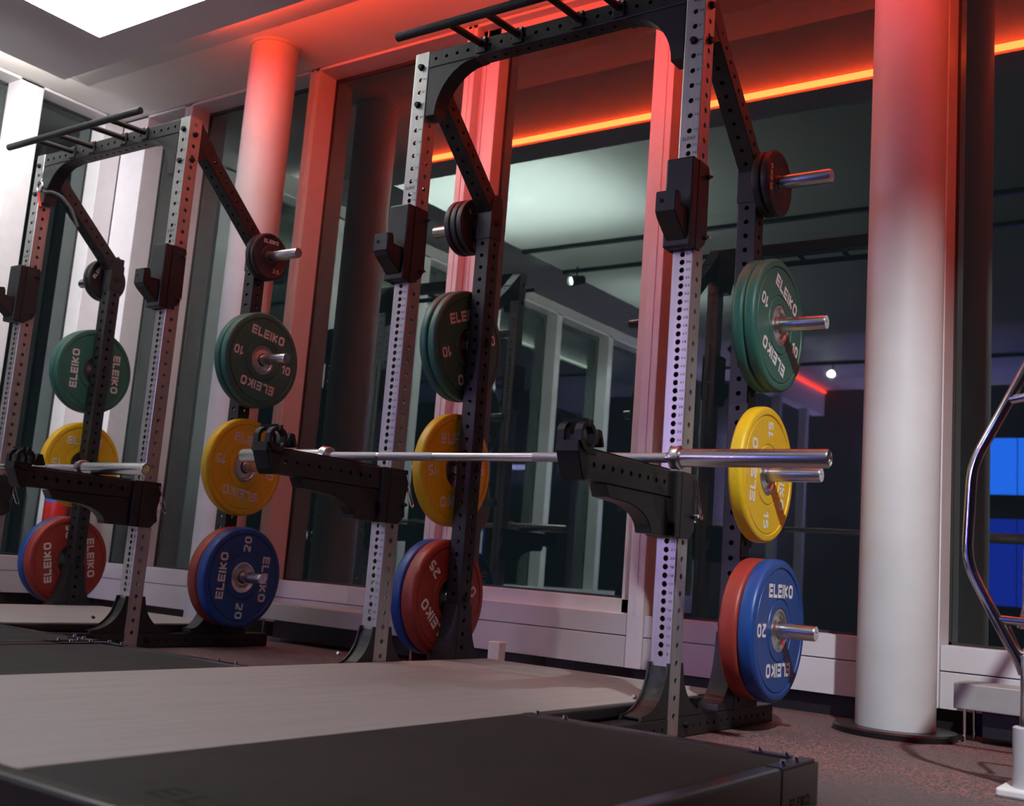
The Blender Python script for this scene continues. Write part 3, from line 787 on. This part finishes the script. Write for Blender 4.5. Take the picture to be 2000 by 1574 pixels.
# ------------------------------------------------------------------ lifting platforms
def make_platform(label, X):
    t = thing('lifting_platform', label, 'platform', (X, 0, 0), 'weightlifting platforms')
    x0, x1 = -.684, 1.800; i0, i1 = .040, 1.060; y0, y1 = -1.985, -.560; T = .1
    obj('wood_insert', BX(i0, i1, y0+.045, .66, .012, T-.004, .001), 'wood', t)
    for k, (a, b) in enumerate(((x0+.046, i0-.003), (i1+.003, x1-.046))):
        rm = obj('rubber_mat', BX(a, b, y0+.047, y1-.048, .012, T-.004, .004), 'mat', t)
        bm = bmesh.new()
        text(bm, 'ELEIKO', frame_mtx(((a+b)/2 if k == 0 else a+.40, y0+.125, T-.0035), (1, 0, 0), (0, 1, 0)), .060, .18, .3, .34)
        obj('lettering', bm, 'darkprint', rm)
    ft = obj('frame_rail', BX(x0, x1, y0, y0+.045, 0, T, .008), 'rail', t)
    obj('frame_rail', BX(x1-.044, x1, y0+.046, y1-.205, 0, T, .008), 'rail', t)
    obj('frame_rail', BX(x0, x0+.044, y0+.046, y1-.205, 0, T, .008), 'rail', t)
    for s_, xa in ((1, x1), (-1, x0)):
        xs = sorted((xa, xa-s_*.090))
        bm = prism(bmesh.new(), [(xa, y1-.203), (xa, y1), (xa-s_*.14, y1), (xa-s_*.14, y1-.045), (xa-s_*.046, y1-.045), (xa-s_*.046, y1-.203)], 'z', 0, T, .006)
        cbk = obj('corner_block', bm, 'rail', t)
        if s_ > 0:
            bm = bmesh.new()
            text(bm, 'ELEIKO', frame_mtx((xa+.0006, y1-.105, .025), (0, 1, 0), (0, 0, 1)), .022, .18, .25, .11)
            obj('lettering', bm, 'darkprint', cbk)
        for bx_, by_ in ((-.022, -.150), (-.022, -.075), (-.060, -.030), (-.122, -.025)):
            bm = lathe(bmesh.new(), (xa+s_*bx_, y1+by_, T), (0, 0, 1), [(0, .009), (.002, .009), (.002, .0065), (.008, .0060), (.0095, .003), (.0095, 0)], 16)
            obj('bolt', bm, 'chrome', t, True)
    obj('frame_rail', BX(i1+.003, x1-.142, y1-.045, y1, 0, T-.001, .006), 'rail', t)
    obj('frame_rail', BX(x0+.142, i0-.003, y1-.045, y1, 0, T-.001, .006), 'rail', t)
    for a in (i0-.034, i1+.004):
        obj('insert_rail', BX(a, a+.030, y1+.002, .655, .065, T-.006, .004) if a > .5 else BX(a+.004, a+.030, y1+.002, -.36, .065, T-.006, .004), 'black', t)
    for a in (i1+.04, i1+.12, i0-.04, i0-.12):
        bm = lathe(bmesh.new(), (a, y1-.022, T-.001), (0, 0, 1), [(0, .008), (.002, .008), (.002, .006), (.008, .0055), (.009, 0)], 16)
        obj('bolt', bm, 'chrome', t, True)
    return t
plat = make_platform('nearer lifting platform, grey middle lane and black rubber side mats', 0)
copy_thing(plat, (R2+.010, 0, 0), 'farther lifting platform between the far rack and the left edge')

# ------------------------------------------------------------------ low convectors under the windows
def convector(x0, x1, y0, y1, label):
    t = thing('convector', label, 'heater', (x0, y0, 0), 'low heaters along the windows')
    L, W_ = x1-x0, y1-y0
    obj('casing', BX(0, L, 0, W_, .108, .192, .004), 'conv', t)
    for x in (.03, L-.03):
        obj('leg', cyl(bmesh.new(), (x, .03, 0), (x, .03, .108), .006, 12), 'chrome', t, True)
        obj('leg', cyl(bmesh.new(), (x, W_-.03, 0), (x, W_-.03, .108), .006, 12), 'chrome', t, True)
    obj('inner_box', BX(.08, L-.04, .05, W_-.01, .02, .106, .003), 'skirt', t)
    return t
convector(1.715, 2.70, .99, 1.19, 'low grey metal heater box on thin legs, right of the grey column')
convector(-1.66, -.62, 1.0, 1.19, 'low grey metal heater box under the window behind the near rack')

# white floor socket box by the wall
t = thing('floor_socket', 'small white socket box on the floor by the window wall', 'socket', (-.19, 1.05, 0))
obj('housing', BX(-.03, .03, -.02, .03, .02, .135, .004), 'whiteplastic', t)
obj('foot_plate', BX(-.16, .10, -.05, .06, 0, .02, .003), 'skirt', t)

# ------------------------------------------------------------------ fire extinguisher at the far left
t = thing('fire_extinguisher', 'red fire extinguisher with a blue label behind the far left plates', 'fire extinguisher', (-3.45, .98, 0))
obj('stand', lathe(bmesh.new(), (0, 0, 0), (0, 0, 1), [(0, 0), (0, .10), (.012, .10), (.016, .02), (.335, .02), (.335, .07), (.35, .07), (.35, 0)], 32), 'skirt', t, True)
obj('tank', lathe(bmesh.new(), (0, 0, .351), (0, 0, 1), [(0, 0), (0, .085), (.02, .095), (.42, .095), (.47, .078), (.50, .03), (.52, .022), (.52, 0)], 40), 'redpaint', t, True)
obj('label', lathe(bmesh.new(), (0, 0, .64), (0, 0, 1), [(0, .0957), (.05, .0957)], 40), 'bluelabel', t, True)
obj('valve', BX(-.02, .02, -.02, .02, .8715, .905, .004), 'black', t)
obj('handle', prism(bmesh.new(), [(-.09, .935), (.03, .905), (.03, .915), (-.09, .95)], 'x', -.010, .010), 'black', t)
obj('hose', tube(bmesh.new(), bend([(.02, 0, .89), (.10, 0, .86), (.12, -.02, .66), (.11, -.02, .48)], .05), .010, 10), 'black', t, True)

# ------------------------------------------------------------------ chrome machine at the right edge
t = thing('exercise_machine', 'chrome tubular exercise machine frame at the right picture edge', 'exercise machine', (2.09, .06, 0))
def T_(pts, r=.0135): return tube(bmesh.new(), bend([(x-2.09, y-.06, z) for x, y, z in pts], .05, 6), r, 18)
obj('side_tube', T_([(2.36, .20, 1.50), (2.11, .08, 1.10), (2.047, .06, .962), (1.966, .06, .805), (1.956, .06, .555), (2.034, .06, .405), (2.083, .06, .315), (2.092, .06, .29)], .0138), 'chrome', t, True)
obj('cross_tube', T_([(2.05, .06, .972), (2.12, .055, .985), (2.50, .05, .985)], .011), 'chrome', t, True)
obj('cross_tube', T_([(2.038, .06, .418), (2.12, .06, .415), (2.50, .06, .415)], .011), 'chrome', t, True)
obj('inner_tube', T_([(2.075, .10, .40), (2.090, .09, .45), (2.092, .09, .60), (2.104, .09, .66), (2.14, .09, .67), (2.5, .09, .67)], .008), 'chrome', t, True)
obj('inner_tube', T_([(2.050, .075, .400), (2.066, .075, .365), (2.082, .075, .330), (2.13, .075, .395), (2.3, .075, .398)], .008), 'chrome', t, True)
obj('post', cyl(bmesh.new(), (.015, 0, .16), (.015, 0, .335), .022, 32), 'chrome', t, True)
obj('post_sleeve', lathe(bmesh.new(), (.015, 0, .022), (0, 0, 1), [(0, .038), (.140, .038), (.143, .034), (.143, 0)], 40), 'greyplastic', t, True)
obj('base_plate', BX(-.050, .42, -.06, .09, 0, .022, .006), 'whiteplastic', t)

# ------------------------------------------------------------------ suspension strap on the far rack
t = thing('suspension_strap', 'grey looped strap with a bright metal buckle on the far rack left upright', 'strap', (R2+.07, .02, 2.0))
ring = [(.0, -.03, .16), (.03, -.035, .13), (.07, -.02, .135), (.13, 0, .11), (.19, .03, .04), (.23, .05, -.05)]
obj('webbing', tube(bmesh.new(), bend(ring, .04, 4), .009, 10), 'grip', t, True)
obj('buckle', tube(bmesh.new(), [(.004*0+.020*math.cos(a), -.045, .16+.028*math.sin(a)) for a in [2*PI*i/20 for i in range(20)]], .007, 8, True), 'chrome', t, True)
obj('red_loop', tube(bmesh.new(), bend([(.0, -.045, .135), (.012, -.045, .09), (.035, -.045, .05)], .02, 4), .007, 8), 'redstrap', t, True)

# ------------------------------------------------------------------ lamps and rails on the dropped ceiling (seen in the glass)
def rail(x0, x1, y, label, z=SOF):
    t = thing('track_rail', label, 'track', (x0, y, z), 'black light tracks on the ceiling')
    obj('rail_body', BX(0, x1-x0, -.018, .018, -.03, 0, .002), 'black', t)
    for x in (.002, x1-x0-.022): obj('end_cap', BX(x-.002, x+.022, -.02, .02, -.032, 0, .001), 'blackgloss', t)
    return t
rail(bx0+.004, bx1-.004, -1.45, 'black light track under the backlit sheet nearest the windows')
rail(bx0+.004, bx1-.004, -2.08, 'black light track under the backlit sheet above the camera side')
rail(-3.0, 6.0, -6.3, 'black light track at the rear of the room')
def spot(x, y, target, label, power=None, glow=True, col=(.95, .98, 1.0), size=R(60), zl=2.93, blend=.6):
    t = thing('track_spotlight', label, 'spotlight', (x, y, SOF), 'black spotlights on the ceiling')
    d = (Vector(target)-Vector((x, y, zl))).normalized()
    top = 0
    obj('stem', cyl(bmesh.new(), (0, 0, top), (0, 0, zl-SOF+.02), .007, 12), 'black', t, True)
    c = Vector((0, 0, zl-SOF))
    obj('lamp_body', lathe(bmesh.new(), c-d*.07, d, [(0, 0), (0, .038), (.13, .045), (.14, .045), (.14, .040), (.125, .038)], 32), 'black', t, True)
    obj('lamp_lens', lathe(bmesh.new(), c+d*.045, d, [(0, .037), (.002, 0)], 32), 'lampface' if glow else 'chrome', t)
    if power:
        ld = bpy.data.lights.new('lamp_light', 'SPOT'); ld.energy = power; ld.color = col; ld.spot_size = size; ld.spot_blend = blend; ld.shadow_soft_size = .035
        lo = bpy.data.objects.new('lamp_light', ld); C.objects.link(lo); lo.parent = t
        lo.location = c+d*.085
        lo.rotation_euler = d.to_track_quat('-Z', 'Y').to_euler()
    return t
spot(KEY_POS[0], KEY_POS[1], (1.95, .80, .20), 'black ceiling spotlight aimed at the grey column', KEY_W, size=R(56), blend=.95)
spot(-1.49, -6.37, (-.6, 3, .8), 'black ceiling spotlight far back, reflected in the right window', 20)
spot(-2.25, -2.02, (-3.62, 1.0, 2.0), 'black ceiling spotlight aimed at the corner windows', CORNER_W, size=R(50))
spot(-2.0, -3.2, (-3.7, -2.6, 1.6), 'black ceiling spotlight aimed at the middle of the left window wall', LEFT_W, size=R(84))
spot(-2.0, -4.8, (-3.7, -4.8, 1.6), 'black ceiling spotlight aimed at the rear of the left window wall', LEFT_W, size=R(84))
spot(1.0, -2.02, (.3, -1.35, 0), 'black ceiling spotlight above the near platform', PLATFORM_W, size=R(74))
# blue screens and added violet fill lights at the back of the room
for x, z0, hh, m_, lb in ((-.36, 1.72, .72, 'bluescreen', 'bright blue glowing wall screen at the back of the room'), (-.36, .45, 1.05, 'bluedim', 'dim blue glowing wall screen below the bright one')):
    t = thing('wall_screen', lb, 'screen', (x, YB, z0), 'blue screens on the back wall')
    obj('screen_frame', BX(0, 1.05, .001, .05, 0, hh, .006), 'black', t)
    for q in range(2):
        obj('screen_glass', BX(.03+.50*q, .52+.50*q, .05, .055, .03, hh-.03), m_, t)
def fill_tube(x0, x1, z, vert, label):  # added emitter for lavender fill, placed where its reflection stays hidden
    t = thing('fill_tube', label, 'fill light', (x0, YB, z), 'added violet fill lights on the back wall')
    if vert:
        obj('fill_housing', BX(-.05, .05, .001, .04, 0, 1.5, .004), 'black', t)
        obj('fill_lens', cyl(bmesh.new(), (0, .075, .03), (0, .075, 1.47), .034, 16), 'violet_fill', t, True)
    else:
        obj('fill_housing', BX(0, x1-x0, .001, .04, -.05, .05, .004), 'black', t)
        obj('fill_lens', cyl(bmesh.new(), (.03, .075, 0), (x1-x0-.03, .075, 0), .034, 16), 'violet_fill', t, True)
fill_tube(-1.47, -.68, 2.0, False, 'added horizontal violet fill light on the back wall')
fill_tube(-3.3, -3.3, 1.1, True, 'added upright violet fill light on the back wall')
# rear partition with doors under a red strip (seen in the right windows)
bm = BX(-2.30, -2.14, YB, -5.6, 2.72, SOF, .003)
for y in (-5.72, -6.6, -7.5): box(bm, -2.26, -2.16, y, y+.09, 0, 2.72, .003)
struct(obj('wall_partition', bm, 'frame'))
tag(obj('led_strip', BX(-2.135, -2.115, YB+.02, -5.7, 3.01, 3.03), 'led_dim'), 'dim red light strip above the doors at the back of the room', 'light strip')
